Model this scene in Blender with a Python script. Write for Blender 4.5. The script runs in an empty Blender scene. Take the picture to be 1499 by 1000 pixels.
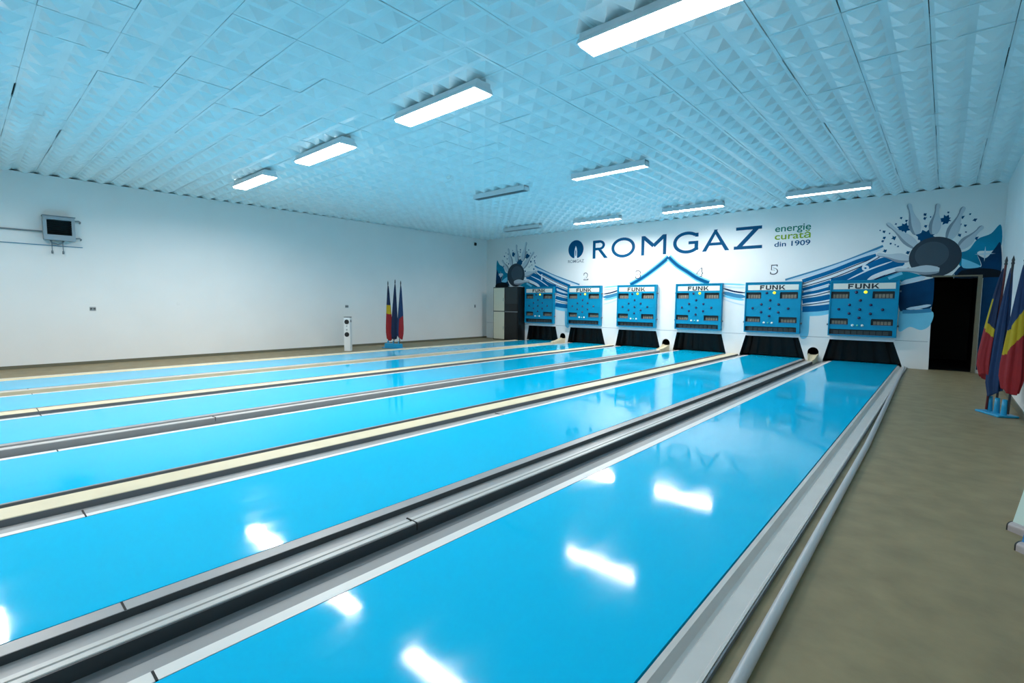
import bpy, math, random
from mathutils import Vector, Matrix
random.seed(7)
SC = bpy.context.scene
COL = SC.collection
pi = math.pi

# ------------------------------------------------------------------ materials
def lin(c):
    return tuple((v/255/12.92 if v/255 <= .04045 else ((v/255+.055)/1.055)**2.4) for v in c)

def mat(name, rgb, rough=.5, metal=0.0, spec=.5, noise=0.0, scale=6.0, bump=0.0, bscale=40.0, stretch=None, emit=None, coat=0.0):
    m = bpy.data.materials.new(name); m.use_nodes = True
    nt = m.node_tree; b = nt.nodes['Principled BSDF']
    c = lin(rgb)
    b.inputs['Base Color'].default_value = (*c, 1)
    b.inputs['Roughness'].default_value = rough
    b.inputs['Metallic'].default_value = metal
    b.inputs['Specular IOR Level'].default_value = spec
    b.inputs['Coat Weight'].default_value = coat
    if noise or bump:
        tc = nt.nodes.new('ShaderNodeTexCoord'); mp = nt.nodes.new('ShaderNodeMapping')
        nt.links.new(tc.outputs['Object'], mp.inputs['Vector'])
        if stretch: mp.inputs['Scale'].default_value = stretch
    if noise:
        n = nt.nodes.new('ShaderNodeTexNoise'); n.inputs['Scale'].default_value = scale; n.inputs['Detail'].default_value = 6
        nt.links.new(mp.outputs['Vector'], n.inputs['Vector'])
        r = nt.nodes.new('ShaderNodeValToRGB')
        r.color_ramp.elements[0].position = .3; r.color_ramp.elements[1].position = .7
        r.color_ramp.elements[0].color = (*[max(0, v*(1-noise)) for v in c], 1)
        r.color_ramp.elements[1].color = (*[min(1, v*(1+noise)) for v in c], 1)
        nt.links.new(n.outputs['Fac'], r.inputs['Fac']); nt.links.new(r.outputs['Color'], b.inputs['Base Color'])
    if bump:
        n2 = nt.nodes.new('ShaderNodeTexNoise'); n2.inputs['Scale'].default_value = bscale; n2.inputs['Detail'].default_value = 4
        nt.links.new(mp.outputs['Vector'], n2.inputs['Vector'])
        bp = nt.nodes.new('ShaderNodeBump'); bp.inputs['Strength'].default_value = bump; bp.inputs['Distance'].default_value = .01
        nt.links.new(n2.outputs['Fac'], bp.inputs['Height']); nt.links.new(bp.outputs['Normal'], b.inputs['Normal'])
    if emit:
        b.inputs['Emission Color'].default_value = (*emit[0], 1); b.inputs['Emission Strength'].default_value = emit[1]
    return m

M = {}
def lane_material():
    m = mat('blue_lane_coating', (0, 188, 234), .1, spec=.27)
    nt = m.node_tree; b = nt.nodes['Principled BSDF']
    tc = nt.nodes.new('ShaderNodeTexCoord'); mp = nt.nodes.new('ShaderNodeMapping'); mp.inputs['Scale'].default_value = (2.2, .8, 1)
    mp.inputs['Rotation'].default_value = (0, 0, .35)
    nt.links.new(tc.outputs['Object'], mp.inputs['Vector'])
    n = nt.nodes.new('ShaderNodeTexNoise'); n.inputs['Scale'].default_value = 1.3; n.inputs['Detail'].default_value = 5; n.inputs['Roughness'].default_value = .6
    nt.links.new(mp.outputs['Vector'], n.inputs['Vector'])
    mr = nt.nodes.new('ShaderNodeMapRange'); mr.inputs['From Min'].default_value = .35; mr.inputs['From Max'].default_value = .7
    mr.inputs['To Min'].default_value = LANE_R0; mr.inputs['To Max'].default_value = LANE_R1
    nt.links.new(n.outputs['Fac'], mr.inputs['Value']); nt.links.new(mr.outputs['Result'], b.inputs['Roughness'])
    n2 = nt.nodes.new('ShaderNodeTexNoise'); n2.inputs['Scale'].default_value = 2.5; n2.inputs['Detail'].default_value = 3
    nt.links.new(mp.outputs['Vector'], n2.inputs['Vector'])
    bp = nt.nodes.new('ShaderNodeBump'); bp.inputs['Strength'].default_value = .02; bp.inputs['Distance'].default_value = .01
    nt.links.new(n2.outputs['Fac'], bp.inputs['Height']); nt.links.new(bp.outputs['Normal'], b.inputs['Normal'])
    return m

LAMP, TUBE, EXPOSURE, SPREAD = 6.0, 18.0, 1.14, 166
P_FRONT, P_NEAR, P_MID, P_BACK = (3, 22, 28, 37), (1, 16, 22, 22), 26, (52, 28, 3)

LANE_R0, LANE_R1 = .04, .125
M['lane'] = lane_material()
M['ceil'] = mat('ceiling_polystyrene', (228, 238, 238), .28, spec=.5, noise=.05, scale=3)
M['void'] = mat('dark_gap', (16, 20, 22), .9)
M['wall'] = mat('white_wall_paint', (232, 232, 230), .6, spec=.3, noise=.02, scale=1.2, bump=.06, bscale=9)
M['floor'] = mat('olive_floor_covering', (138, 124, 93), .5, spec=.35, noise=.15, scale=6, bump=.12, bscale=18)
M['base'] = mat('olive_baseboard', (104, 102, 84), .5)
M['gutter'] = mat('grey_gutter_plastic', (158, 158, 158), .38, spec=.5, noise=.05, scale=5)
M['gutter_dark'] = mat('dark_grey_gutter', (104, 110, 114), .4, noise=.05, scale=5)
M['strip_shade'] = mat('shade_strip', (52, 60, 64), .45)  # dark tone that paints shade onto gutter walls and track sides
M['flange'] = mat('pale_grey_edging', (196, 194, 190), .38, noise=.04, scale=5)
M['cream'] = mat('cream_board', (214, 203, 172), .5, noise=.05, scale=4)
M['white_edge'] = mat('white_edging', (228, 225, 220), .4)
M['joint'] = mat('dark_joint', (34, 34, 34), .8)  # dark seams between gutter pieces, also socket holes
M['black'] = mat('black_panel', (12, 13, 14), .6)
M['rubber'] = mat('black_rubber', (7, 8, 9), .4, spec=.2)
M['panel'] = mat('blue_panel_paint', (0, 134, 172), .45, spec=.2, noise=.04, scale=4)
M['panel_dark'] = mat('dark_display', (34, 40, 42), .35)
M['digit'] = mat('display_drum', (132, 126, 112), .5)
M['drum_dark'] = mat('display_drum_dark', (66, 72, 72), .45)
M['sign_white'] = mat('sign_white', (226, 224, 214), .4)
M['ink'] = mat('black_lettering', (24, 30, 38), .5)
M['knob'] = mat('dark_lamp_cap', (44, 40, 78), .25)
M['lit'] = mat('lit_yellow_lamp', (214, 200, 40), .3, emit=(lin((214, 205, 40)), .6))
M['lampwhite'] = mat('white_lamp_cap', (236, 238, 232), .25)
M['lampgreen'] = mat('green_lamp_cap', (110, 205, 170), .25)
M['housing'] = mat('lamp_housing_white', (214, 218, 220), .4)
M['diff_on'] = mat('lit_diffuser', (250, 250, 250), .4, emit=((1, .985, .96), LAMP))
M['tube_on'] = mat('lit_tube', (250, 250, 250), .4, emit=((.97, .99, 1), TUBE))
M['tube_weak'] = mat('lit_tube_weak', (250, 250, 250), .4, emit=((.97, .99, 1), 4.0))
M['tube_off'] = mat('unlit_tube', (196, 200, 204), .3)
M['louver'] = mat('aluminium_louver', (170, 178, 182), .3, metal=.6)
M['navy'] = mat('lettering_blue', (0, 76, 116), .6, spec=.12)
M['p_blue'] = mat('mural_blue', (0, 100, 152), .6, spec=.12, noise=.1, scale=3)
M['p_mid'] = mat('mural_mid_blue', (62, 132, 170), .6, spec=.12)
M['p_cyan'] = mat('mural_cyan', (120, 200, 226), .6, spec=.12, noise=.08, scale=2)
M['p_pale'] = mat('mural_pale', (196, 216, 228), .6, spec=.12)
M['p_teal'] = mat('mural_teal', (12, 132, 164), .6, spec=.12, noise=.25, scale=2.5)
M['p_dark'] = mat('mural_dark_blue', (0, 56, 92), .6, spec=.12, noise=.35, scale=2)
M['p_navy'] = mat('mural_navy', (22, 40, 74), .6, spec=.12)
M['p_black'] = mat('mural_black', (12, 22, 32), .6, spec=.12)
M['p_white'] = mat('mural_white', (232, 236, 238), .6, spec=.12)
M['p_ball'] = mat('mural_ball_grey', (58, 68, 78), .6, spec=.12)
M['p_ball2'] = mat('mural_ball_grey_light', (74, 86, 96), .6, spec=.12)
M['p_pin'] = mat('mural_pin_grey', (196, 204, 210), .6, spec=.12)
M['p_pin2'] = mat('mural_pin_grey_dark', (142, 152, 162), .6, spec=.12)
M['s_green'] = mat('slogan_dark_green', (46, 122, 104), .6, spec=.12)
M['s_olive'] = mat('slogan_leaf_green', (136, 164, 44), .6, spec=.12)
M['grey_ink'] = mat('grey_lettering', (110, 120, 128), .55)
M['outline'] = mat('number_outline', (56, 56, 66), .55)
M['cab_white'] = mat('cream_cabinet_door', (224, 220, 198), .4)
M['cab_black'] = mat('black_cabinet', (18, 22, 24), .3)
M['cab_grey'] = mat('charcoal_cabinet_door', (40, 48, 52), .3)
M['spk'] = mat('white_speaker_case', (222, 224, 224), .4)
M['cone'] = mat('speaker_cone', (22, 24, 26), .5)
M['flag_blue'] = mat('flag_blue_cloth', (10, 48, 90), .8, noise=.1, scale=10)
M['flag_navy'] = mat('flag_dark_blue_cloth', (8, 34, 70), .8, noise=.1, scale=10)
M['flag_yellow'] = mat('flag_yellow_cloth', (186, 158, 20), .8, noise=.08, scale=10)
M['flag_red'] = mat('flag_red_cloth', (146, 26, 34), .8, noise=.1, scale=10)
M['pole_red'] = mat('dark_red_pole', (92, 24, 30), .4)
M['pole_dark'] = mat('dark_pole', (40, 42, 46), .4)
M['cyan'] = mat('cyan_painted_steel', (24, 150, 196), .35)
M['heater'] = mat('grey_heater_case', (150, 164, 172), .4, metal=.2)
M['grille'] = mat('dark_grille', (20, 32, 36), .5)
M['pipe'] = mat('grey_pipe', (110, 124, 132), .4)
M['plastic_pipe'] = mat('pale_grey_plastic_pipe', (176, 178, 180), .35)
M['socket'] = mat('grey_socket', (150, 154, 156), .4)
M['frame'] = mat('olive_door_frame', (110, 104, 84), .5)
M['card'] = mat('pale_card', (206, 226, 216), .4)
M['card_blue'] = mat('blue_card', (40, 120, 180), .4)
M['foot'] = mat('pinkish_grey_foot', (176, 166, 166), .4)

# ------------------------------------------------------------------ mesh building
class MB:
    def __init__(s): s.v = []; s.f = []; s.m = []; s.sm = []
    def add(s, vs, fs, mi=0, smooth=False):
        o = len(s.v); s.v += [tuple(v) for v in vs]
        for f in fs:
            s.f.append(tuple(i+o for i in f)); s.m.append(mi); s.sm.append(smooth)
        return s
    def box(s, a, b, mi=0):
        (x0, y0, z0), (x1, y1, z1) = a, b
        vs = [(x0,y0,z0),(x1,y0,z0),(x1,y1,z0),(x0,y1,z0),(x0,y0,z1),(x1,y0,z1),(x1,y1,z1),(x0,y1,z1)]
        return s.add(vs, [(0,3,2,1),(4,5,6,7),(0,1,5,4),(1,2,6,5),(2,3,7,6),(3,0,4,7)], mi)
    def bbox(s, a, b, r, mi=0):     # box with chamfered vertical and horizontal edges
        (x0,y0,z0),(x1,y1,z1) = a, b
        def ring(z, q): return [(x0+q+r,y0+q,z),(x1-q-r,y0+q,z),(x1-q,y0+q+r,z),(x1-q,y1-q-r,z),(x1-q-r,y1-q,z),(x0+q+r,y1-q,z),(x0+q,y1-q-r,z),(x0+q,y0+q+r,z)]
        vs = ring(z0, r)+ring(z0+r, 0)+ring(z1-r, 0)+ring(z1, r)
        fs = [tuple(range(7,-1,-1)), tuple(range(24,32))]
        for k in range(3):
            for i in range(8):
                j = (i+1) % 8; fs.append((k*8+i, k*8+j, k*8+8+j, k*8+8+i))
        return s.add(vs, fs, mi)
    def tube(s, pts, r, n=12, mi=0, caps=True):
        pts = [Vector(p) for p in pts]; rs = r if isinstance(r, (list, tuple)) else [r]*len(pts)
        vs = []; fs = []
        up = Vector((0,0,1))
        for i, p in enumerate(pts):
            d = (pts[min(i+1,len(pts)-1)]-pts[max(i-1,0)]).normalized()
            a = d.cross(up)
            if a.length < .05: a = d.cross(Vector((0,1,0)))
            a.normalize(); b = d.cross(a)
            for k in range(n):
                t = 2*pi*k/n; vs.append(p+(a*math.cos(t)+b*math.sin(t))*rs[i])
        for i in range(len(pts)-1):
            for k in range(n):
                j = (k+1) % n; fs.append((i*n+k, i*n+j, (i+1)*n+j, (i+1)*n+k))
        s.add(vs, fs, mi, True)
        if caps:
            o = len(vs)-n
            s.add(vs[:n], [tuple(range(n))], mi); s.add(vs[o:], [tuple(range(n-1,-1,-1))], mi)
        return s
    def lathe(s, prof, axis=(0,0,1), org=(0,0,0), n=20, mi=0):   # prof: (radius, height) along axis
        ax = Vector(axis).normalized(); a = ax.orthogonal().normalized(); b = ax.cross(a); o = Vector(org)
        vs = []
        for r, h in prof:
            for k in range(n):
                t = 2*pi*k/n; vs.append(o+ax*h+(a*math.cos(t)+b*math.sin(t))*max(r, 1e-4))
        fs = [(i*n+k, i*n+(k+1)%n, (i+1)*n+(k+1)%n, (i+1)*n+k) for i in range(len(prof)-1) for k in range(n)]
        return s.add(vs, fs, mi, True)
    def prof_y(s, prof, y0, y1, mi=0, mis=None):   # open (x, z) profile swept along y
        n = len(prof); vs = [(x,y0,z) for x,z in prof]+[(x,y1,z) for x,z in prof]
        for i in range(n-1):
            s.add([vs[i],vs[i+1],vs[n+i+1],vs[n+i]], [(0,1,2,3)], mis[i] if mis else mi)
        return s
    def solid_y(s, prof, y0, y1, mi=0):            # closed (x, z) profile extruded along y
        n = len(prof); vs = [(x,y0,z) for x,z in prof]+[(x,y1,z) for x,z in prof]
        fs = [(i,(i+1)%n,n+(i+1)%n,n+i) for i in range(n)]+[tuple(range(n-1,-1,-1)), tuple(range(n,2*n))]
        return s.add(vs, fs, mi)
    def solid_x(s, prof, x0, x1, mi=0):            # closed (y, z) profile extruded along x
        n = len(prof); vs = [(x0,y,z) for y,z in prof]+[(x1,y,z) for y,z in prof]
        fs = [((i+1)%n,i,n+i,n+(i+1)%n) for i in range(n)]+[tuple(range(n)), tuple(range(2*n-1,n-1,-1))]
        return s.add(vs, fs, mi)
    def build(s, name, mats, parent=None, loc=None):
        me = bpy.data.meshes.new(name); me.from_pydata(s.v, [], s.f)
        for m in (mats if isinstance(mats, (list, tuple)) else [mats]): me.materials.append(m)
        me.polygons.foreach_set('material_index', s.m); me.polygons.foreach_set('use_smooth', s.sm)
        me.update()
        o = bpy.data.objects.new(name, me); COL.objects.link(o)
        if parent: o.parent = parent
        if loc: o.location = loc
        return o

def tag(o, label, cat, group=None):
    o['label'] = label; o['category'] = cat
    if group: o['group'] = group
    return o
def thing(name, label, cat, loc=(0,0,0), rz=0, group=None):
    o = bpy.data.objects.new(name, None); COL.objects.link(o); o.empty_display_size = .1
    o.location = loc; o.rotation_euler = (0,0,rz)
    return tag(o, label, cat, group)
def struct(o): o['kind'] = 'structure'; return o
def dup(root, loc=None, label=None):
    r = root.copy(); COL.objects.link(r)
    if loc: r.location = loc
    if label: r['label'] = label
    for ch in list(root.children):
        c = ch.copy(); COL.objects.link(c); c.parent = r
        for g in list(ch.children):
            d = g.copy(); COL.objects.link(d); d.parent = c
    return r

# a filled outline (with holes) in the x-z plane, front face at y, thickness t towards +y
def outline(name, loops, y, t, m, parent=None, holes_free=True):
    cu = bpy.data.curves.new(name, 'CURVE'); cu.dimensions = '2D'; cu.fill_mode = 'BOTH'
    for lp in loops:
        sp = cu.splines.new('POLY'); sp.points.add(len(lp)-1); sp.use_cyclic_u = True
        for p, (x, z) in zip(sp.points, lp): p.co = (x, z, 0, 1)
    cu.extrude = t/2
    return curve_mesh(name, cu, y+t/2, m, parent)
def curve_mesh(name, cu, y, m, parent=None, x=0, z=0, sx=1.0):
    tmp = bpy.data.objects.new('tmp', cu); COL.objects.link(tmp)
    dg = bpy.context.evaluated_depsgraph_get()
    me = bpy.data.meshes.new_from_object(tmp.evaluated_get(dg), depsgraph=dg)
    bpy.data.objects.remove(tmp); bpy.data.curves.remove(cu)
    me.transform(Matrix(((sx,0,0,x),(0,0,-1,y),(0,1,0,z),(0,0,0,1))))
    me.materials.clear(); me.materials.append(m); me.name = name
    o = bpy.data.objects.new(name, me); COL.objects.link(o)
    if parent: o.parent = parent
    return o
def text(name, s, x, z, y, width, height, m, parent=None, bold=0.0, t=.002):
    cu = bpy.data.curves.new(name, 'FONT'); cu.body = s; cu.size = 1; cu.align_x = 'CENTER'; cu.align_y = 'BOTTOM_BASELINE'
    cu.extrude = t/2
    cu.offset = bold
    o = curve_mesh(name, cu, 0, m, parent)
    me = o.data
    xs = [v.co.x for v in me.vertices]; zs = [v.co.z for v in me.vertices]
    x0, x1, z0, z1 = min(xs), max(xs), min(zs), max(zs)
    kx = width/(x1-x0); kz = height/(z1-z0)
    me.transform(Matrix(((kx,0,0,x-kx*(x0+x1)/2),(0,1,0,y+t/2),(0,0,kz,z-kz*z0),(0,0,0,1))))
    return o

# ------------------------------------------------------------------ camera
H = 1.28
def camera():
    yaw, p, r, f = -0.723394082, -0.0775029596, 0.00809787264, 716.141052
    fw = Vector((math.sin(yaw)*math.cos(p), math.cos(yaw)*math.cos(p), math.sin(p)))
    rt = Vector((math.cos(yaw), -math.sin(yaw), 0)); up = rt.cross(fw)
    c, s = math.cos(r), math.sin(r)
    R0 = c*rt+s*up; U = -s*rt+c*up
    cam = bpy.data.cameras.new('camera'); cam.sensor_width = 36; cam.lens = f/1499*36; cam.clip_start = .05
    o = bpy.data.objects.new('camera', cam); COL.objects.link(o)
    o.matrix_world = Matrix(((R0.x,U.x,-fw.x,0),(R0.y,U.y,-fw.y,0),(R0.z,U.z,-fw.z,H),(0,0,0,1)))
    SC.camera = o
camera()

# ------------------------------------------------------------------ setting
XL, XR, YB, YF = -13.22, .77, 13.47, -5.0     # left wall, right wall, back wall, wall behind the camera
FZ = -.04; ZC = 3.72; ZT = 3.69
struct(MB().box((XL-.3,YF-.3,FZ-.1),(XR+.3,YB+3.2,FZ)).build('floor', M['floor']))
struct(MB().box((XL-.2,YF-.2,FZ),(XL,YB+.2,ZT)).build('wall_left', M['wall']))
struct(MB().box((XR,YF-.2,FZ),(XR+.2,YB+.12,ZT)).build('wall_right', M['wall']))
struct(MB().box((XL,YF-.2,FZ),(XR,YF,ZT)).build('wall_front', M['wall']))
struct(MB().box((XL,YF,FZ),(XL+.015,YB,.02)).build('baseboard_left', M['base']))
struct(MB().box((XR-.015,YF,FZ),(XR,YB,.04)).build('baseboard_right', M['base']))

MC = [-1.40-1.848*(5-i) for i in range(6)]       # centre of each pit and panel
lanes = [(-11.016,-9.867),(-9.197,-8.036),(-7.408,-6.205),(-5.561,-4.37),(-3.741,-2.558),(-1.921,-.716)]
pits = []
for i, c in enumerate(MC):
    l, r = lanes[i]
    bl = [-11.20,-9.42,-7.62,-5.77,-3.97,-2.11][i]; br = [-9.80,-7.98,-6.15,-4.31,-2.47,-.64][i]
    tl = [-11.1,-9.31,-7.51,-5.67,-3.84,-1.99][i]; tr = [-9.92,-8.12,-6.29,-4.44,-2.63,-.81][i]
    pits.append((bl, br, tl, tr))
arches = [-9.62, -5.98, -2.31]
def arch_loop(x, r=.115, zc=.185, zb=.1):
    return [(x-r, zb)]+[(x+r*math.cos(pi-a*pi/14), zc+r*math.sin(a*pi/14)) for a in range(15)]+[(x+r, zb)]
loops = []
outer = [(XL, FZ)]
for bl, br, tl, tr in pits:
    outer += [(bl, FZ), (bl, .0), (tl, .51), (tr, .51), (br, .0), (br, FZ)]
outer += [(-.20, FZ), (-.23, 1.895), (.45, 1.895), (.45, FZ), (XR, FZ), (XR, ZT), (XL, ZT)]
loops = [outer]+[arch_loop(x) for x in arches]
struct(outline('wall_back', loops, YB, .12, M['wall']))
# dark joint between the boards below and the wall above
mb = MB()
for x0, x1 in [(pits[i][3] if i >= 0 else XL, pits[i+1][2] if i < 5 else -.22) for i in range(-1, 6)]:
    mb.box((x0+.02, YB-.003, .546), (x1-.02, YB+.001, .553))
struct(mb.build('trim_1', M['grey_ink']))

# ceiling of square polystyrene tiles, each pressed into four pyramids
def ceiling():
    mb = MB(); rnd = random.Random(3)
    P = .5555; D = .063
    x0 = -.81-.555*24
    for i in range(27):
        for j in range(35):
            xa = x0+i*P; ya = 13.9-(j+1)*P
            row3 = (i % 3 == 0)
            g = [rnd.uniform(.0005,.004) for _ in range(4)]
            if rnd.random() < .3: g[rnd.randrange(4)] = rnd.uniform(.006,.012)
            z = ZC+rnd.uniform(-.003,.003); tx = rnd.uniform(-.004,.004); ty = rnd.uniform(-.004,.004)
            a, b, c, d = xa+g[0], xa+P-g[1], ya+g[2], ya+P-g[3]
            def pt(u, v, dz=0): return (a+(b-a)*u, c+(d-c)*v, z+tx*(u-.5)+ty*(v-.5)+dz)
            # rim of the tile
            mb.add([pt(0,0),pt(1,0),pt(1,1),pt(0,1),pt(0,0,.03),pt(1,0,.03),pt(1,1,.03),pt(0,1,.03)], [(0,1,5,4),(1,2,6,5),(2,3,7,6),(3,0,4,7)])
            for p in range(2):
                for q in range(2):
                    u0, v0 = p*.5, q*.5; w = .055
                    o = [pt(u0,v0), pt(u0+.5,v0), pt(u0+.5,v0+.5), pt(u0,v0+.5)]
                    n = [pt(u0+w,v0+w), pt(u0+.5-w,v0+w), pt(u0+.5-w,v0+.5-w), pt(u0+w,v0+.5-w)]
                    ap = pt(u0+.25+rnd.uniform(-.035,.035), v0+.25+rnd.uniform(-.035,.035), -D*rnd.uniform(.85,1.1))
                    mb.add(o+n+[ap], [(0,1,5,4),(1,2,6,5),(2,3,7,6),(3,0,4,7),(4,5,8),(5,6,8),(6,7,8),(7,4,8)])
    mb.box((XL-.6,YF-.3,ZC+.03),(XR+.6,YB+.6,ZC+.1), 1)
    for a, b in (((XL-.6,YF-.3,ZT-.4),(XL-.5,YB+.6,ZC+.1)),((XR+.5,YF-.3,ZT-.4),(XR+.6,YB+.6,ZC+.1)),((XL-.6,YB+.5,ZT-.4),(XR+.6,YB+.6,ZC+.1))): mb.box(a, b, 1)
    return struct(mb.build('ceiling', [M['ceil'], M['void']]))
ceiling()

# ------------------------------------------------------------------ lanes
LB = -4.6
where = ['in front of the leftmost score panel, nearest the left wall', 'second from the left wall, ending under panel two',
         'third from the left wall, ending under panel three', 'fourth from the left wall, ending under panel four',
         'second from the right, ending under panel five', 'nearest the right wall and the bare floor']
for i, (l, r) in enumerate(lanes):
    bl, br, tl, tr = pits[i]
    mb = MB(); x0, x1 = l+.002, r-.004
    mb.box((x0,LB,FZ),(x1,YB-.002,0))
    mb.box((max(x0,bl+.03),YB-.002,FZ),(min(x1,br-.03),YB+.25,0))
    tag(mb.build('bowling_lane', M['lane']), 'glossy blue bowling lane ' + where[i], 'bowling lane', 'blue bowling lanes')

def divider(name, label, xa, xb, kind, hx=None, joints=(), dark='strip_shade'):
    t = thing(name, label, 'lane divider', (0,0,0), 0, 'dividers between the lanes')
    y0, y1 = LB, YB-.004
    w = xb-xa; k = w/.637; X = lambda d: xa+d*k
    thick = lambda prof: prof+[(prof[-1][0], FZ), (prof[0][0], FZ)]
    if kind == 'rails':
        MB().solid_y(thick([(X(.003),0),(X(.084),0),(X(.085),-.034),(X(.276),-.034)]), y0, y1).build('gutter', M['gutter'], t)
        MB().solid_y([(X(.0852),.001),(X(.091),.001),(X(.091),-.0335),(X(.0852),-.0335)], y0, y1).build('gutter_wall_strip', M[dark], t)  # thin facing added to the wall; default dark colour stands for its shade
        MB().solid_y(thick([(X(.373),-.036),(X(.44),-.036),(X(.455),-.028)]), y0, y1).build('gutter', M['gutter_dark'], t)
        MB().solid_y(thick([(X(.4552),-.028),(X(.565),-.003),(X(.572),-.003)]), y0, y1).build('gutter_side', M['gutter'], t)
        MB().solid_y(thick([(X(.572),.001),(X(.635),.001)]), y0, y1).build('edge_strip', M['white_edge'], t)
        # the raised ball track: two ridges with a groove between
        pr = [(X(.277),FZ),(X(.277),.012),(X(.285),.026),(X(.312),.026),(X(.318),.016),(X(.326),.016),(X(.332),.03),(X(.362),.03),(X(.365),.027),(X(.365),FZ)]
        MB().solid_y(pr, y0, YB-.7).build('ball_track', M['flange'], t)
        MB().solid_y([(X(.3652),.026),(X(.372),.024),(X(.372),FZ),(X(.3652),FZ)], y0, YB-.7).build('track_side', M[dark], t)  # facing along the track; by default its shade is put into the colour
        # chute that brings the balls out of the wall
        n = 12; rows = []
        for q in range(n+1):
            f = q/n; e = f*f*(3-2*f)
            cx = X(.325)+(hx-X(.325))*e; yy = (YB-.72)+f*.78; zz = .03+.085*f**1.6; hw = .045+.05*f
            rows.append([(cx-hw-.012,yy,zz+.03),(cx-hw,yy,zz+.03),(cx-hw*.6,yy,zz+.006),(cx,yy,zz),(cx+hw*.6,yy,zz+.006),(cx+hw,yy,zz+.03),(cx+hw+.012,yy,zz+.03),(cx+hw+.012,yy,FZ),(cx-hw-.012,yy,FZ)])
        mb = MB(); m_ = len(rows[0]); vs = [p for r_ in rows for p in r_]
        fs = [(q*m_+i, q*m_+(i+1)%m_, (q+1)*m_+(i+1)%m_, (q+1)*m_+i) for q in range(n) for i in range(m_)]
        fs += [tuple(range(m_-1,-1,-1)), tuple(n*m_+i for i in range(m_))]
        mb.add(vs, fs); mb.build('ball_chute', M['cream'], t)
        mb = MB()
        lp = arch_loop(hx, .112, .185, .1)
        mb.add([(x,YB+.01,z) for x,z in lp]+[(x,YB+.6,z) for x,z in lp], [(i,(i+1)%len(lp),len(lp)+(i+1)%len(lp),len(lp)+i) for i in range(len(lp))]+[tuple(range(len(lp),2*len(lp)))])
        mb.build('return_tunnel', M['black'], t)
    else:
        MB().solid_y(thick([(X(.003),.001),(X(.02),.001),(X(.03),-.03),(X(.15),-.03)]), y0, y1).build('gutter', M['gutter'], t)
        MB().solid_y([(X(.151),FZ),(X(.151),.013),(X(.157),.017),(X(.372),.017),(X(.375),.013),(X(.375),FZ)], y0, y1).build('cover_board', M['cream'], t)
        MB().solid_y([(X(.3752),.012),(X(.378),.012),(X(.378),FZ),(X(.3752),FZ)], y0, y1).build('board_shade_strip', M['gutter_dark'], t)  # dark facing, paints the shade on the side of the board
        MB().solid_y([(X(.0305),.0005),(X(.034),.0005),(X(.034),-.0295),(X(.0305),-.0295)], y0, y1).build('gutter_wall_strip', M['gutter_dark'], t)  # dark facing, shade of the gutter wall put in as colour
        MB().solid_y(thick([(X(.379),-.03),(X(.47),-.03),(X(.50),-.004),(X(.585),-.002)]), y0, y1).build('gutter', M['gutter'], t)
        MB().solid_y(thick([(X(.585),.002),(X(.635),.002)]), y0, y1).build('edge_strip', M['white_edge'], t)
    for d0, d1, y, z in joints:
        MB().box((X(d0), y-.004, z-.045), (X(d1), y+.004, z)).build('joint', M['joint'], t)
    return t
G = [(lanes[i][1], lanes[i+1][0]) for i in range(5)]
divider('lane_divider', 'ball return divider with rails, farthest left, feeding from the hole beside the leftmost pit', *G[0], 'rails', arches[0], [(.003,.084,.61,.002),(.575,.636,.61,.0035)], 'cream')
divider('lane_divider', 'cream boarded divider between the second and third lanes from the left wall', *G[1], 'board', None, [(.152,.376,.55,.0185),(.5,.636,.55,.003)])
divider('lane_divider', 'ball return divider with rails in the middle, under the peak of the painted chevron', *G[2], 'rails', arches[1], [(.575,.636,.5,.0035),(.28,.372,1.78,.0315)], 'gutter')
divider('lane_divider', 'cream boarded divider between the fourth and fifth lanes from the left wall', *G[3], 'board', None, [(.5,.636,.44,.003),(.5,.636,4.1,.003)])
divider('lane_divider', 'grey ball return divider with rails nearest the camera, left of the right-hand lane', *G[4], 'rails', arches[2], [(.003,.084,.396,.002),(.575,.636,.38,.0035),(.277,.373,1.67,.0315)])

t = thing('edge_gutter', 'pale edge gutter along the left side of the farthest lane', 'gutter')
MB().solid_y([(-11.34,FZ),(-11.34,-.002),(-11.26,-.002),(-11.25,-.025),(-11.13,-.025),(-11.1,-.002),(-11.02,0),(-11.02,FZ)], LB, 13.04).build('channel', M['cream'], t)
MB().box((-11.365,LB,FZ),(-11.341,13.04,.002)).build('edge_strip', M['white_edge'], t)
t = thing('edge_gutter', 'grey edge gutter along the right side of the right-hand lane', 'gutter')
MB().solid_y([(-.711,FZ),(-.711,0),(-.688,0),(-.668,-.03),(-.652,-.032),(-.645,-.024),(-.572,-.022),(-.566,-.016),(-.555,-.016),(-.552,FZ)], LB, YB-.004).build('channel', M['flange'], t)
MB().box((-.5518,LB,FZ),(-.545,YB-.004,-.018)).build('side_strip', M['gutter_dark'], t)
tag(MB().tube([(-.445,-2,-.015),(-.462,1.57,-.015),(-.468,2.6,-.015),(-.472,3.4,-.015),(-.477,5.6,-.015),(-.505,7.5,-.015),(-.537,9.65,-.015),(-.575,12.0,-.015),(-.60,13.42,-.015)], .023, 14).build('floor_pipe', M['plastic_pipe']),
    'long grey plastic pipe lying on the floor beside the right-hand gutter', 'pipe')

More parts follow.
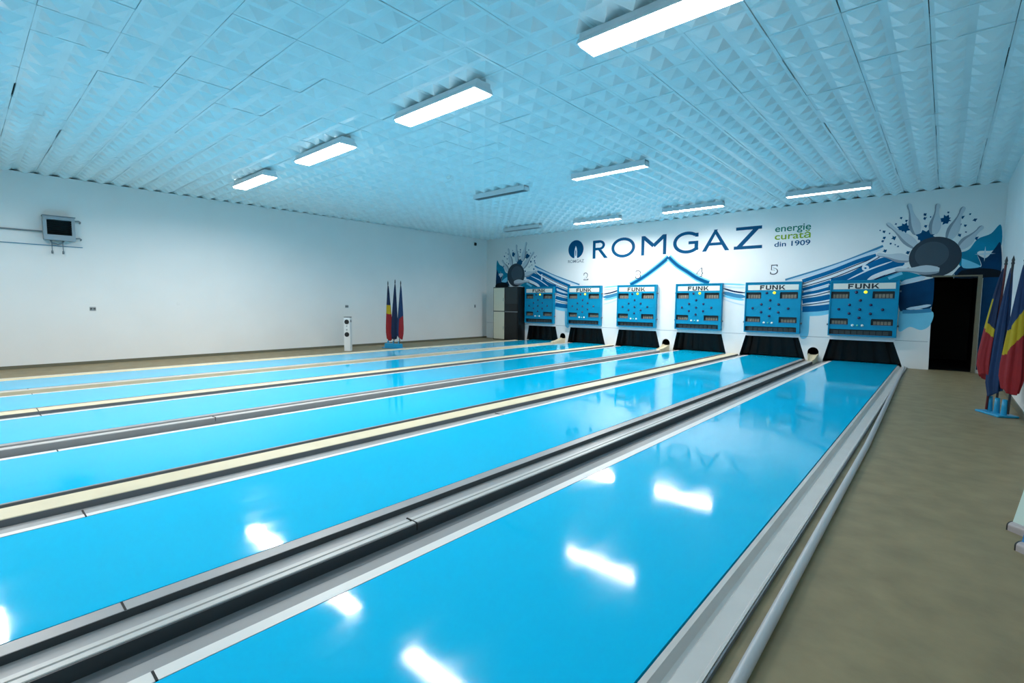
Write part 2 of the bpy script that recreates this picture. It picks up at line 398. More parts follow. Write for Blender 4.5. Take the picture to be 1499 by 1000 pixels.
# ------------------------------------------------------------------ pits
names6 = ['leftmost panel', 'second panel from the left', 'third panel from the left', 'fourth panel from the left', 'second panel from the right', 'rightmost panel']
for i, (bl, br, tl, tr) in enumerate(pits):
    t = thing('pin_pit', 'black trapezoid pin pit opening under the ' + names6[i], 'pin pit', (0,0,0), 0, 'pin pits in the back wall')
    mb = MB(); d = 1.0; w = .03
    A = [(bl+.004,0.004),(tl+.004,.506),(tr-.004,.506),(br-.004,.004)]
    B = [(bl-w,-.03),(tl-w,.506+w),(tr+w,.506+w),(br+w,-.03)]
    for k in range(3):
        p, q, q2, p2 = A[k], A[k+1], B[k+1], B[k]
        ys = (YB+.004, YB+d)
        vs = [(p[0],ys[0],p[1]),(q[0],ys[0],q[1]),(q[0],ys[1],q[1]),(p[0],ys[1],p[1])]
        mb.add(vs, [(0,1,2,3)])
    mb.add([(x,YB+d,z) for x,z in A], [(0,1,2,3)])
    mb.add([(A[0][0],YB+.26,.003),(A[3][0],YB+.26,.003),(A[3][0],YB+d,.003),(A[0][0],YB+d,.003)], [(0,1,2,3)])
    mb.build('lining', M['black'], t)
    # hanging rubber flaps
    rnd = random.Random(40+i); mb = MB(); n = 90
    top = []; bot = []
    for k in range(n+1):
        f = k/n; s = math.sin(f*pi*9+rnd.uniform(-.3,.3))
        dy = .18+.018*abs(s)**.6*(1 if s > 0 else -.4)
        top.append((tl+.02+(tr-tl-.04)*f, YB+dy, .50)); bot.append((bl+.03+(br-bl-.06)*f, YB+dy+.03, .02))
    vs = top+bot
    mb.add(vs, [(k,k+1,n+2+k,n+1+k) for k in range(n)], 0, True)
    mb.build('rubber_flap', M['rubber'], t)

# ------------------------------------------------------------------ score panels
def rr(x0, z0, x1, z1, r=.012):
    out = []
    for cx, cz, a0 in ((x1-r,z1-r,0),(x0+r,z1-r,90),(x0+r,z0+r,180),(x1-r,z0+r,270)):
        for k in range(4): a = math.radians(a0+k*30); out.append((cx+r*math.cos(a), cz+r*math.sin(a)))
    return out
def score_panel():
    W, Hh, D = 1.255, 1.255, .10
    t = thing('score_panel', '', 'score panel', (0,0,0), 0, 'blue score panels on the back wall')
    fx = lambda f: -W/2+f*W
    fz = lambda f: Hh*(1-f)
    wins = [(.02,.20,.30,.33),(.635,.20,.945,.33),(.02,.685,.30,.80),(.635,.685,.945,.80),(.02,.88,.945,.98)]
    lp = [rr(-W/2, 0, W/2, Hh, .02)]+[rr(fx(a), fz(d_), fx(c), fz(b), .02) for a,b,c,d_ in wins]
    fp = outline('front_plate', lp, -D, .012, M['panel'], t)
    mb = MB()
    for a, b in (((-W/2,-D+.012,0),(-W/2+.015,0,Hh)),((W/2-.015,-D+.012,0),(W/2,0,Hh)),((-W/2+.015,-D+.012,Hh-.015),(W/2-.015,0,Hh)),((-W/2+.015,-D+.012,0),(W/2-.015,0,.015))): mb.box(a, b)
    mb.build('case', M['panel'], t)
    # rim round the front
    e = .022
    mb = MB()
    for a, b in (((-W/2,-D-.02,0),(-W/2+e,-D,Hh)),((W/2-e,-D-.02,0),(W/2,-D,Hh)),((-W/2+e,-D-.02,Hh-e),(W/2-e,-D,Hh)),((-W/2+e,-D-.02,0),(W/2-e,-D,e*.6))): mb.box(a, b)
    mb.build('rim', M['panel'], t)
    for k, (a, b, c, d_) in enumerate(wins):
        x0, x1, z0, z1 = fx(a)-.005, fx(c)+.005, fz(d_)-.005, fz(b)+.005
        mb = MB(); mb.box((x0,-.035,z0),(x1,-.022,z1))
        n = 5 if k < 4 else 9
        ww = (x1-x0)/(n+1.2)
        for q in range(n):
            xx = x0+ww*.6+q*ww
            mb.box((xx+ww*.1,-.05,z0+.02),(xx+ww*.9,-.035,z0+(z1-z0)*(.62 if k < 4 else .75)), 1)
        mb.build('display', [M['panel_dark'], M['digit'] if k < 4 else M['drum_dark']], t)
        MB().box((x0+.02,-D-.008,z0+.002),(x1-.02,-D-.001,z0+.014)).build('sill', M['p_mid'], t)
    sg = MB().box((fx(.05),-D-.008,fz(.158)),(fx(.95),-D-.001,fz(.055))).build('name_plate', M['sign_white'], t)
    b = .035; z0, z1 = fz(.152), fz(.062); hh = z1-z0; yy = -D-.0092
    q = lambda *p: [(x, z0+hh*z) for x, z in p]
    box_ = lambda xa, za, xb, zb: q((xa,za),(xb,za),(xb,zb),(xa,zb))
    loops = []
    x = -.285; loops += [box_(x,0,x+b,1), box_(x+b,.74,x+.105,1), box_(x+b,.36,x+.09,.6)]
    x = -.155; loops += [box_(x,.2,x+b,1), box_(x+.09,.2,x+.09+b,1), q((x,.2),(x+.012,.06),(x+.035,0),(x+.083,0),(x+.106,.06),(x+.118,.2),(x+.09,.24),(x+.028,.24))]
    x = -.01; loops += [box_(x,0,x+b,1), box_(x+.095,0,x+.095+b,1), q((x+b,1),(x,1),(x+.095,0),(x+.123,0))]
    x = .145; loops += [box_(x,0,x+b,1), q((x+b,.38),(x+.095,1),(x+.135,1),(x+b,.16)), q((x+.045,.56),(x+.105,0),(x+.142,0),(x+.068,.72))]
    mb = MB()
    for k, lp in enumerate(loops): mb.add([(px,yy-k*.00003,pz) for px, pz in lp], [tuple(range(len(lp)))])
    mb.build('lettering', M['ink'], sg)
    def cap(x, z, r, m, name='pin_lamp'):
        MB().lathe([(0,.028),(r*.7,.026),(r,.012),(r*1.25,.006),(r*1.25,0)], (0,-1,0), (fx(x),-D,fz(z)), 14).build(name, m, t)
    for x, z in ((.465,.36),(.31,.44),(.62,.44),(.15,.52),(.465,.52),(.79,.52),(.31,.595),(.62,.595),(.46,.67)): cap(x, z, .024, M['knob'])
    cap(.40, .215, .026, M['knob'], 'signal_lamp'); cap(.535, .212, .028, M['lit'], 'signal_lamp')
    for x, m in ((.37,'lampwhite'),(.44,'lampgreen'),(.515,'lampwhite')): cap(x, .805, .022 if m == 'lampwhite' else .015, M[m], 'button')
    for x in (-.5, .47): MB().box((x,0,.08),(x+.03,.0185,Hh-.08)).build('mounting_rail', M['gutter_dark'], t)
    for s, z in ((-1,.12),(1,.12),(1,.72),(-1,.72)):
        MB().tube([(s*(W/2),-.05,Hh*z+.1),(s*(W/2+.035),-.05,Hh*z+.1)], .022, 10).build('clamp', M['gutter_dark'], t)
    return t
proto = score_panel()
plabel = ['blue score panel at the far left, beside the tall cabinet', 'blue score panel second from left, under the outlined number two',
          'blue score panel at the left foot of the painted chevron', 'blue score panel at the right foot of the painted chevron',
          'blue score panel under the outlined number five', 'blue score panel at the far right, under the solid white number six']
for i, c in enumerate(MC):
    loc = (c*.9925, YB-.018, .607)
    if i == 0: proto.location = loc; proto['label'] = plabel[0]
    else: dup(proto, loc, plabel[i])

# ------------------------------------------------------------------ paint on the back wall
def P(name, pts, y, m, parent):
    mb = MB(); mb.add([(x,y,z) for x,z in pts], [tuple(range(len(pts)))]); return mb.build(name, m, parent)
def ngon(name, loop, y, m, parent): return outline(name, [loop], y, .0006, m, parent)
def smooth(pts, n=8):
    out = []; Q = [pts[0]]+list(pts)+[pts[-1]]
    for i in range(1, len(Q)-2):
        p0, p1, p2, p3 = Q[i-1:i+3]
        for k in range(n):
            t = k/n
            out.append(tuple(.5*(2*p1[a]+(p2[a]-p0[a])*t+(2*p0[a]-5*p1[a]+4*p2[a]-p3[a])*t*t+(3*p1[a]-p0[a]-3*p2[a]+p3[a])*t**3) for a in (0,1)))
    out.append(tuple(pts[-1])); return out
def stroke_loop(pts, w, taper=False):
    L, R = [], []
    for i, p in enumerate(pts):
        a, b = pts[max(i-1,0)], pts[min(i+1,len(pts)-1)]
        dx, dz = b[0]-a[0], b[1]-a[1]; l = math.hypot(dx, dz) or 1
        k = w/2
        if taper: k *= max(.15, min(1, 4*min(i, len(pts)-1-i)/len(pts)+.2))
        L.append((p[0]-dz/l*k, p[1]+dx/l*k)); R.append((p[0]+dz/l*k, p[1]-dx/l*k))
    return L+R[::-1]
def blob(c, r, n, rnd):
    return [(c[0]+r*(1.25 if k % 2 else .72)*rnd.uniform(.75,1.25)*math.cos(2*pi*k/n), c[1]+r*(1.25 if k % 2 else .72)*rnd.uniform(.75,1.25)*math.sin(2*pi*k/n)) for k in range(n)]
def circle(c, r, n=48): return [(c[0]+r*math.cos(2*pi*k/n), c[1]+r*math.sin(2*pi*k/n)) for k in range(n)]

M_line = [('mid', 0.05, [(-2.98, 1.91), (-2.43, 2.08), (-1.87, 2.27), (-1.39, 2.47), (-1.1, 2.6)]), ('pale', 0.07, [(-2.98, 1.88), (-2.43, 2.03), (-1.87, 2.23), (-1.39, 2.42), (-1.12, 2.54)]), ('blue', 0.09, [(-2.61, 1.87), (-2.03, 2.08), (-1.54, 2.29), (-1.21, 2.4)]), ('navy', 0.02, [(-2.61, 1.8), (-2.03, 2.01), (-1.54, 2.22), (-1.14, 2.4)]), ('white', 0.05, [(-2.61, 1.75), (-2.03, 1.95), (-1.58, 2.15), (-1.32, 2.28), (-1.08, 2.46)]), ('navy', 0.02, [(-2.61, 1.73), (-2.03, 1.92), (-1.58, 2.12), (-1.32, 2.25), (-1.1, 2.4)]), ('blue', 0.07, [(-2.6, 1.67), (-2.3, 1.76), (-2.04, 1.85)]), ('pale', 0.03, [(-2.6, 1.6), (-2.3, 1.69), (-2.04, 1.78)]), ('blue', 0.09, [(-2.6, 1.55), (-2.3, 1.61), (-2.04, 1.69)]), ('white', 0.05, [(-2.6, 1.51), (-2.29, 1.56), (-2.03, 1.64)]), ('navy', 0.02, [(-2.6, 1.48), (-2.29, 1.54), (-2.03, 1.62)]), ('blue', 0.12, [(-2.59, 1.39), (-2.29, 1.44), (-2.03, 1.5)]), ('white', 0.045, [(-2.59, 1.32), (-2.28, 1.36), (-2.02, 1.41)]), ('navy', 0.02, [(-2.59, 1.29), (-2.28, 1.34), (-2.02, 1.39)]), ('blue', 0.14, [(-2.58, 1.2), (-2.28, 1.22), (-2.02, 1.26)]), ('white', 0.03, [(-1.71, 1.88), (-1.31, 2.1), (-0.92, 2.26)]), ('white', 0.09, [(-1.34, 1.87), (-1.06, 2.01), (-0.64, 2.15)]), ('navy', 0.03, [(-1.22, 1.87), (-1.0, 1.96), (-0.63, 2.1)]), ('cyan', 0.06, [(-0.97, 1.89), (-0.83, 1.96), (-0.74, 2.0)]), ('pale', 0.09, [(-0.76, 1.78), (-0.53, 1.85), (-0.35, 1.9)]), ('pale', 0.06, [(-0.63, 1.23), (-0.42, 1.27), (-0.23, 1.32)]), ('mid', 0.08, [(-0.69, 1.17), (-0.47, 1.18), (-0.22, 1.21)])]
M_poly = [('blue', [(-2.03, 1.91), (-1.69, 2.03), (-1.46, 2.17), (-1.09, 2.35), (-0.88, 2.31), (-0.71, 2.19), (-0.98, 2.0), (-1.24, 1.87), (-2.01, 1.66)]), ('teal', [(-1.24, 1.87), (-0.87, 1.99), (-0.68, 2.03), (-0.35, 1.9), (-0.53, 1.83), (-0.76, 1.76), (-0.78, 1.85)]), ('dark', [(-0.78, 1.73), (-0.51, 1.8), (-0.23, 1.88), (-0.21, 1.86), (-0.22, 1.28), (-0.44, 1.24), (-0.73, 1.18)]), ('cyan', [(-0.75, 1.18), (-0.22, 1.2), (-0.22, 0.91), (-0.36, 0.79), (-0.55, 0.85), (-0.73, 0.75)]), ('cyan', [(-2.6, 1.17), (-2.44, 1.15), (-2.42, 0.89), (-2.44, 0.55), (-2.6, 0.54)]), ('cyan', [(-2.44, 1.15), (-2.04, 1.22), (-2.05, 1.09), (-2.43, 1.04)]), ('teal', [(0.14, 2.38), (0.28, 2.43), (0.4, 2.63), (0.58, 2.72), (0.71, 2.88), (0.74, 2.49), (0.62, 2.39), (0.41, 2.37), (0.47, 2.08), (0.18, 2.09)]), ('dark', [(0.41, 2.33), (0.54, 2.25), (0.65, 2.42), (0.73, 2.52), (0.76, 1.87), (0.51, 1.86), (0.09, 1.88), (0.12, 2.02), (0.23, 2.13), (0.48, 2.08)]), ('black', [(0.2, 2.02), (0.49, 2.05), (0.74, 2.0), (0.75, 1.87), (0.17, 1.88)]), ('cyan', [(0.19, 2.26), (0.35, 2.18), (0.47, 2.08), (0.22, 2.07)])]
M_splat = [([(-0.76, 2.95)], 0.1), ([(-0.39, 2.75)], 0.15), ([(-0.1, 3.06)], 0.085), ([(-0.43, 3.2)], 0.03), ([(-0.43, 3.12)], 0.03), ([(-0.41, 2.96)], 0.03), ([(-0.34, 3.14)], 0.015), ([(0.15, 3.08)], 0.03), ([(0.2, 2.91)], 0.025), ([(0.13, 2.73)], 0.03), ([(0.13, 2.94)], 0.02), ([(0.22, 2.78)], 0.018), ([(-1.09, 2.77)], 0.03), ([(-0.92, 2.76)], 0.04), ([(-1.11, 2.7)], 0.025), ([(-1.1, 2.91)], 0.03), ([(-0.97, 2.64)], 0.02), ([(-0.89, 2.61)], 0.015), ([(-0.84, 2.57)], 0.02), ([(-0.82, 3.17)], 0.025), ([(-0.73, 3.1)], 0.025), ([(0.34, 3.01)], 0.03), ([(0.38, 2.65)], 0.035), ([(-1.17, 2.94)], 0.015), ([(-1.0, 2.86)], 0.015), ([(-1.06, 2.49)], 0.035), ([(-0.67, 2.43)], 0.035), ([(-0.07, 3.2)], 0.02), ([(0.26, 3.13)], 0.02), ([(-0.9, 3.05)], 0.02)]
M_pin = [[(-0.52, 2.52), (-1.06, 3.09)], [(-0.54, 2.8), (-0.71, 3.46)], [(-0.27, 2.78), (-0.24, 3.4)], [(-0.03, 2.66), (0.16, 3.29)], [(0.14, 2.46), (0.46, 2.88)], [(-0.63, 2.28), (-1.2, 2.42)], [(-0.14, 2.04), (-0.87, 2.07)]]
M_ball = [(-0.23, 2.31)]
M_star = [(0.52, 2.33), (0.09, 1.91)]
M_chev = [[(-7.16, 1.87), (-6.84, 2.03), (-6.56, 2.2), (-6.19, 2.46), (-5.98, 2.63)], [(-5.98, 2.63), (-5.72, 2.39), (-5.4, 2.18), (-5.14, 2.01), (-4.82, 1.87)]]
M_chevside = [('pale', 0.05, [(-4.5, 1.78), (-4.21, 1.75), (-3.89, 1.73)]), ('cyan', 0.04, [(-4.51, 1.85), (-4.21, 1.83), (-3.89, 1.81)]), ('navy', 0.04, [(-4.46, 1.73), (-4.16, 1.64), (-3.88, 1.6)]), ('mid', 0.1, [(-4.46, 1.62), (-4.15, 1.54), (-3.88, 1.5)]), ('cyan', 0.06, [(-4.46, 1.54), (-4.15, 1.46), (-3.9, 1.42)]), ('pale', 0.03, [(-4.45, 1.45), (-4.14, 1.34), (-3.89, 1.28)])]
CH = -5.98
def mural(label, mir):
    f = (lambda p: (2*CH-p[0], p[1])) if mir else (lambda p: p)
    t = thing('wall_mural', label, 'mural', (0,0,0), 0, 'bowling murals on the back wall')
    rnd = random.Random(11)
    n = [0]
    def put(name, loop, m, lay):
        n[0] += 1
        ngon(name, [f(p) for p in loop], YB-.001-lay*.0003-n[0]*.00003, m, t)
    for c, poly in M_poly: put('colour_field', smooth(poly+[poly[0]], 5)[:-1], M['p_'+c], 0)
    put('colour_field', [(.525,.03),(.755,.03),(.755,1.87),(.525,1.87)] if not mir else [(.46,1.2),(.755,1.2),(.755,1.87),(.46,1.87)], M['p_dark'], 0)
    for c, w, pts in M_line: put('stripe', stroke_loop(smooth(pts), w, c in ('white', 'pale')), M['p_'+c], 1)
    for c, r in M_splat: put('paint_splash', blob(c[0], r, 9 if r < .05 else 16, rnd), M['navy'], 2)
    for c in M_star:
        r = .15 if c[1] > 2 else .07
        put('star', [(c[0]+(r if k % 2 == 0 else r*.13)*math.cos(k*pi/4), c[1]+(r if k % 2 == 0 else r*.13)*math.sin(k*pi/4)) for k in range(8)], M['p_pale'], 2)
    prof = [(0,.045),(.06,.07),(.18,.092),(.3,.1),(.42,.088),(.55,.06),(.68,.04),(.8,.034),(.88,.042),(.95,.04),(.99,.022),(1,.008)]
    def pin(a, b, lay):
        dx, dz = b[0]-a[0], b[1]-a[1]; l = math.hypot(dx, dz); u = (dx/l, dz/l); v = (-u[1], u[0])
        q = lambda s, o: (a[0]+u[0]*s*l+v[0]*o, a[1]+u[1]*s*l+v[1]*o)
        put('bowling_pin', [q(s, o) for s, o in prof]+[q(s, -o) for s, o in prof[::-1]], M['p_pin'], lay)
        put('bowling_pin_side', [q(s, o) for s, o in prof]+[q(s, o*.45) for s, o in prof[::-1]], M['p_pin2'], lay+.3)
    for a, b in M_pin[:6]: pin(a, b, 3)
    bc = (M_ball[0][0], M_ball[0][1])
    put('bowling_ball', circle(bc, .415), M['p_ball'], 5)
    put('bowling_ball_face', circle((bc[0]-.05, bc[1]+.05), .27), M['p_ball2'], 5.3)
    pin(*M_pin[6], 6)
    return t
mural('mural of dark ball striking grey pins with blue stripes, above the dark doorway', False)
mural('mural of dark ball striking grey pins above the tall cabinet', True)
t = thing('wall_mural', 'painted blue chevron peak with streaks between the two middle score panels', 'mural', (0,0,0), 0, 'bowling murals on the back wall')
k = 0
for pts in M_chev:
    for c, w in (('cyan', .17), ('blue', .10)):
        k += 1; ngon('stripe', stroke_loop(smooth(pts), w), YB-.001-k*.0001, M['p_'+c], t)
    ngon('stripe', stroke_loop(smooth(pts), .05), YB-.0014-k*.0001, M['navy'], t)
for c, w, pts in M_chevside:
    for mir in (0, 1):
        k += 1; ngon('stripe', stroke_loop(smooth([((2*CH-x) if mir else x, z) for x, z in pts]), w, True), YB-.001-k*.0001, M['p_'+c], t)

# large lettering built from strokes
t = thing('wall_lettering', 'large dark blue six letter word across the top of the back wall', 'lettering')
y = YB-.003; zb, zt = 2.72, 3.285; sw = .095
def bar(a, b, w=sw): return stroke_loop([a, b], w)
def arc(cx, cz, rx, rz, a0, a1, n=28): return [(cx+rx*math.cos(math.radians(a0+(a1-a0)*k/n)), cz+rz*math.sin(math.radians(a0+(a1-a0)*k/n))) for k in range(n+1)]
def band(cx, cz, rx, rz, a0, a1, w=sw): return arc(cx, cz, rx, rz, a0, a1)+arc(cx, cz, rx-w, rz-w*.85, a1, a0)
def rect(x0, z0, x1, z1): return [(x0,z0),(x1,z0),(x1,z1),(x0,z1)]
def letter(loops): 
    mb = MB()
    for q, lp in enumerate(loops): mb.add([(x, y-q*.0002, z) for x, z in lp], [tuple(range(len(lp)))])
    # cut concave outlines cleanly
    import bmesh
    o = mb.build('letter', M['navy'], t); bm = bmesh.new(); bm.from_mesh(o.data)
    bmesh.ops.triangulate(bm, faces=bm.faces, ngon_method='EAR_CLIP'); bm.to_mesh(o.data); bm.free()
letter([rect(-8.5,zb,-8.4,zt), band(-8.27,3.13,.21,.155,-90,90,.09), rect(-8.4,zt-.085,-8.26,zt), rect(-8.4,2.975,-8.26,3.055), [(-8.3,2.98),(-8.18,2.98),(-7.95,zb),(-8.08,zb)]])
letter([band(-7.43,3.0,.40,.30,0,360,.1)])
letter([rect(-6.83,zb,-6.735,zt), rect(-6.155,zb,-6.06,zt), [(-6.83,zt),(-6.72,zt),(-6.41,3.02),(-6.48,2.94),(-6.83,3.24)], [(-6.06,zt),(-6.17,zt),(-6.48,3.02),(-6.41,2.94),(-6.06,3.24)]])
letter([band(-5.46,3.0,.40,.30,48,325,.1), rect(-5.25,2.78,-5.15,3.03), rect(-5.42,2.95,-5.15,3.03), rect(-5.24,3.14,-5.15,3.245)])
letter([[(-5.04,zb),(-4.93,zb),(-4.68,3.2),(-4.72,zt)], [(-4.33,zb),(-4.44,zb),(-4.72,3.2),(-4.68,zt)], [(-4.72,3.2),(-4.68,3.2),(-4.64,zt),(-4.74,zt)], rect(-4.88,2.87,-4.5,2.945)])
letter([rect(-4.18,zt-.08,-3.56,zt), rect(-4.22,zb,-3.54,zb+.08), [(-4.22,zb),(-4.08,zb),(-3.56,zt),(-3.70,zt)]])

t = thing('wall_emblem', 'round blue emblem with a white flame, left of the large lettering', 'emblem')
outline('disc', [circle((-9.145,3.06), .295)], YB-.003, .001, M['navy'], t)
outline('flame', [[(-9.145,3.17),(-9.175,3.10),(-9.195,3.0),(-9.195,2.80),(-9.22,2.765),(-9.07,2.765),(-9.095,2.80),(-9.095,3.0),(-9.115,3.10)], [(-9.145,3.07),(-9.125,2.99),(-9.13,2.87),(-9.145,2.83),(-9.16,2.87),(-9.165,2.99)]], YB-.005, .001, M['p_white'], t)
text('name_line', 'ROMGAZ', -9.135, 2.625, YB-.003, .62, .10, M['grey_ink'], t, bold=.01)
t = thing('wall_slogan', 'three line green and blue slogan on the wall, right of the large lettering', 'lettering')
def line(s, z, h, m):
    text('slogan_line', s, -2.875, z, YB-.003, .77, h, m, t, bold=.012)
line('energie', 3.035, .205, M['s_green']); line('curat\u0103', 2.895, .185, M['s_olive']); line('din 1909', 2.725, .125, M['navy'])

nlab = ['white painted number one above the leftmost score panel', 'outlined white number two above the second score panel from left',
        'outlined white number three left of the painted chevron', 'outlined white number four right of the painted chevron',
        'outlined white number five above the second panel from the right', 'solid white number six on blue stripes at the right']
for i, x in enumerate((-10.54,-8.74,-6.91,-5.08,-3.24,-1.39)):
    t = thing('lane_number', nlab[i], 'number', (0,0,0), 0, 'numbers above the score panels')
    z = 2.07 if i else 2.1; w = .13 if i else .05
    if 0 < i < 5: text('outline', str(i+1), x, z-.022, (YB-.0040 if 0 < i < 5 else YB-.0066), w+.048, .244, M['outline'], t, bold=.03, t=.0042)
    text('figure', str(i+1), x, z, (YB-.0044 if 0 < i < 5 else YB-.0070), w, .2, M['p_white'], t, bold=.03 if i in (0,5) else .012, t=.0046 if 0 < i < 5 else .0072)

# ------------------------------------------------------------------ doorway
t = MB().box((-.235,YB-.012,FZ),(-.2,YB+.12,1.93))
d = struct(MB().box((.45,YB-.03,FZ),(.515,YB+.14,1.9)).box((-.25,YB-.02,1.895),(.515,YB+.14,1.925)).build('door_1', M['frame']))
mb = MB()
mb.box((-.4,YB+.121,FZ),(-.24,YB+3,2.1)).box((.46,YB+.141,FZ),(.6,YB+3,2.1)).box((-.4,YB+3,FZ),(.6,YB+3.1,2.2)).box((-.4,YB+.121,1.93),(.6,YB+3,2.2))
mb.box((-.24,YB+.14,FZ),(.46,YB+3,FZ+.004))
o = mb.build('dark_room', M['black'], d)

# ------------------------------------------------------------------ ceiling lamps
def glow(parent, L, wd, z, power):
    li = bpy.data.lights.new('lamp_light', 'AREA'); li.shape = 'RECTANGLE'; li.size = L; li.size_y = wd
    li.energy = power; li.spread = math.radians(SPREAD); li.color = (1, .935, .88)
    o = bpy.data.objects.new('lamp_light', li); COL.objects.link(o); o.parent = parent; o.location = (.73, 0, z)
def diffuser_lamp(label, x0, y, lit, power):
    L = 1.46
    t = thing('ceiling_lamp', label, 'ceiling lamp', (x0, y, 3.66), 0, 'ceiling lamps')
    MB().bbox((0,-.105,-.055),(L,.105,.0),.008).build('housing', M['housing'], t)
    MB().solid_x([(-.122,-.09),(-.122,-.118),(-.112,-.126),(.112,-.126),(.122,-.118),(.122,-.09)], .02, L-.02).build('diffuser', M[lit], t)
    MB().solid_x([(-.112,-.05),(-.142,-.104),(-.136,-.106),(-.105,-.05)], 0, L).solid_x([(.105,-.05),(.136,-.106),(.142,-.104),(.112,-.05)], 0, L).build('side_skirt', M['housing'], t)
    for a in (0, L-.02):
        MB().solid_x([(-.112,-.05),(-.141,-.105),(.141,-.105),(.112,-.05)], a, a+.018).build('end_cap', M['housing'], t)
    glow(t, L-.06, .22, -.1265, power)
    for a in (.2, L-.2):
        MB().tube([(a,0,0),(a,0,.075)], .012, 8).build('hanger', M['housing'], t)
    return t
for k, x in enumerate((-2.56,-5.31,-8.08,-10.8)):
    diffuser_lamp(['largest lit box lamp, cut by the top edge of the photo', 'second largest lit box lamp in the row running to the left wall', 'lit box lamp next to the smallest one in its row', 'smallest lit box lamp, nearest the left wall'][k], x, 3.86+.012*k, 'diff_on', P_FRONT[k])
for k, x in enumerate((-2.56,-5.31,-8.08,-10.8)):
    diffuser_lamp('box lamp of the row above the camera, ' + ['nearest the right wall', 'second from the right', 'third from the right', 'nearest the left wall'][k], x, .1, 'diff_on', P_NEAR[k])
def strip_lamp(label, x0, y, louver, on, power=0):
    L = 1.46
    t = thing('ceiling_lamp', label, 'ceiling lamp', (x0, y, 3.66), 0, 'ceiling lamps')
    MB().solid_x([(-.085,-.10),(-.075,0),(.075,0),(.085,-.10),(.079,-.10),(.06,-.02),(-.06,-.02),(-.079,-.10)], 0, L).build('housing', M['housing'], t)
    for a in (0, L-.012):
        MB().solid_x([(-.084,-.099),(-.075,-.004),(.075,-.004),(.084,-.099)], a, a+.012).build('end_cap', M['housing'], t)
    for s in ((-.035,.035)):
        MB().tube([(.02,s,-.065 if louver else -.09),(L-.02,s,-.065 if louver else -.09)], .016 if louver else .022, 10).build('tube', (M['tube_weak'] if power < 10 else M['tube_on']) if on else M['tube_off'], t)
    if on: glow(t, L-.06, .11 if louver else .10, -.109 if louver else -.113, power)
    if louver:
        mb = MB(); n = 34
        for q in range(n):
            a = .04+(L-.08)*q/(n-1); mb.box((a-.002,-.076,-.108),(a+.002,.076,-.083))
        mb.box((.012,-.004,-.108),(L-.012,.004,-.083)); mb.build('louver', M['louver'], t)
    for a in (.2, L-.2): MB().tube([(a,0,0),(a,0,.075)], .012, 8).build('hanger', M['housing'], t)
    return t
strip_lamp('lit louvred strip lamp in the middle of the ceiling', -5.29, 7.67, True, True, P_MID)
strip_lamp('unlit louvred strip lamp left of the lit louvred one', -7.93, 7.73, True, False)
strip_lamp('unlit strip lamp in the far left corner of the ceiling', -10.7, 11.72, True, False)
strip_lamp('lit strip lamp above the round emblem, leftmost lit one of the back row', -8.1, 11.85, False, True, P_BACK[0])
strip_lamp('lit strip lamp above the middle of the large lettering', -5.42, 11.8, False, True, P_BACK[1])
strip_lamp('lit strip lamp rightmost of the back row, toward the right wall', -2.66, 11.75, False, True, P_BACK[2])
t = thing('smoke_detector', 'tiny white detector on the ceiling between the lamp rows', 'detector', (-7.29,6.37,3.715))
MB().lathe([(0,-.06),(.025,-.058),(.04,-.04),(.045,0)], (0,0,1), (0,0,0), 14).build('cap', M['lampwhite'], t)

# ------------------------------------------------------------------ left wall fittings
t = thing('fan_heater', 'grey fan heater unit with dark grille high on the left wall', 'heater', (XL,1.17,2.44))
W_, H_, D_ = .46, .45, .2
outline_loops = None
mb = MB(); e = .05
for a, b in (((.03,0,0),(D_,e,H_)),((.03,W_-e,0),(D_,W_,H_)),((.03,e,0),(D_,W_-e,.1)),((.03,e,H_-e-.01),(D_,W_-e,H_))): mb.box(a, b)
mb.build('case', M['heater'], t)
mb = MB().box((.03,e,.1),(.05,W_-e,H_-e))
for k in range(7):
    z = .11+k*.04; mb.add([(D_-.01,e,z),(D_-.01,W_-e,z),(D_-.05,W_-e,z+.03),(D_-.05,e,z+.03)], [(0,1,2,3)])
mb.build('grille', M['grille'], t)
MB().box((.02,-.01,H_),(D_+.02,W_+.01,H_+.015)).build('top_cover', M['pipe'], t)
for z in (.06, .4):
    MB().tube([(.1,W_,z),(.1,W_+.07,z+.01),(.06,W_+.1,z),(.0,W_+.1,z-.02)], .012, 8).build('bracket', M['pipe'], t)
MB().tube([(.1,.1,0),(.1,.12,-.05),(.1,.2,-.075),(.1,.27,-.05),(.1,.29,0)], .014, 8).build('hose', M['pipe'], t)
for yy in (.12, .28):
    MB().tube([(.06,yy,.0),(.06,yy,-.2)], .007, 8).build('rod', M['pipe'], t)
    MB().lathe([(0,0),(.016,.005),(.016,.06),(0,.065)], (0,0,1), (.06,yy,-.26), 10).build('valve', M['pipe'], t)
tag(MB().tube([(XL+.03,-4.9,2.60),(XL+.03,1.0,2.60),(XL+.06,1.165,2.60)], .014, 8).build('heater_pipe', M['pipe']), 'thin upper pipe running along the left wall to the fan heater', 'pipe', 'pipes by the heater')
tag(MB().tube([(XL+.02,-4.9,2.38),(XL+.02,1.75,2.34)], .006, 8).build('heater_cable', M['p_mid']), 'thin lower cable running along the left wall under the fan heater', 'cable', 'pipes by the heater')
def socket(label, y, z, n=2, s=.05):
    t = thing('wall_socket', label, 'socket', (XL,y,z), 0, 'sockets on the left wall')
    MB().bbox((0,-s*n/2,-s*.8),(.012,s*n/2,s*.8),.003).build('plate', M['socket'], t)
    for k in range(n): MB().lathe([(.018,.0125),(.018,.014),(.006,.0135)], (1,0,0), (0,-s*n/2+s*(k+.5),0), 10).build('socket_hole', M['joint'], t)
socket('grey double socket on the left wall below the fan heater', 1.855, 1.1)
socket('grey socket on the left wall above the white tower speaker', 7.6, 1.155)
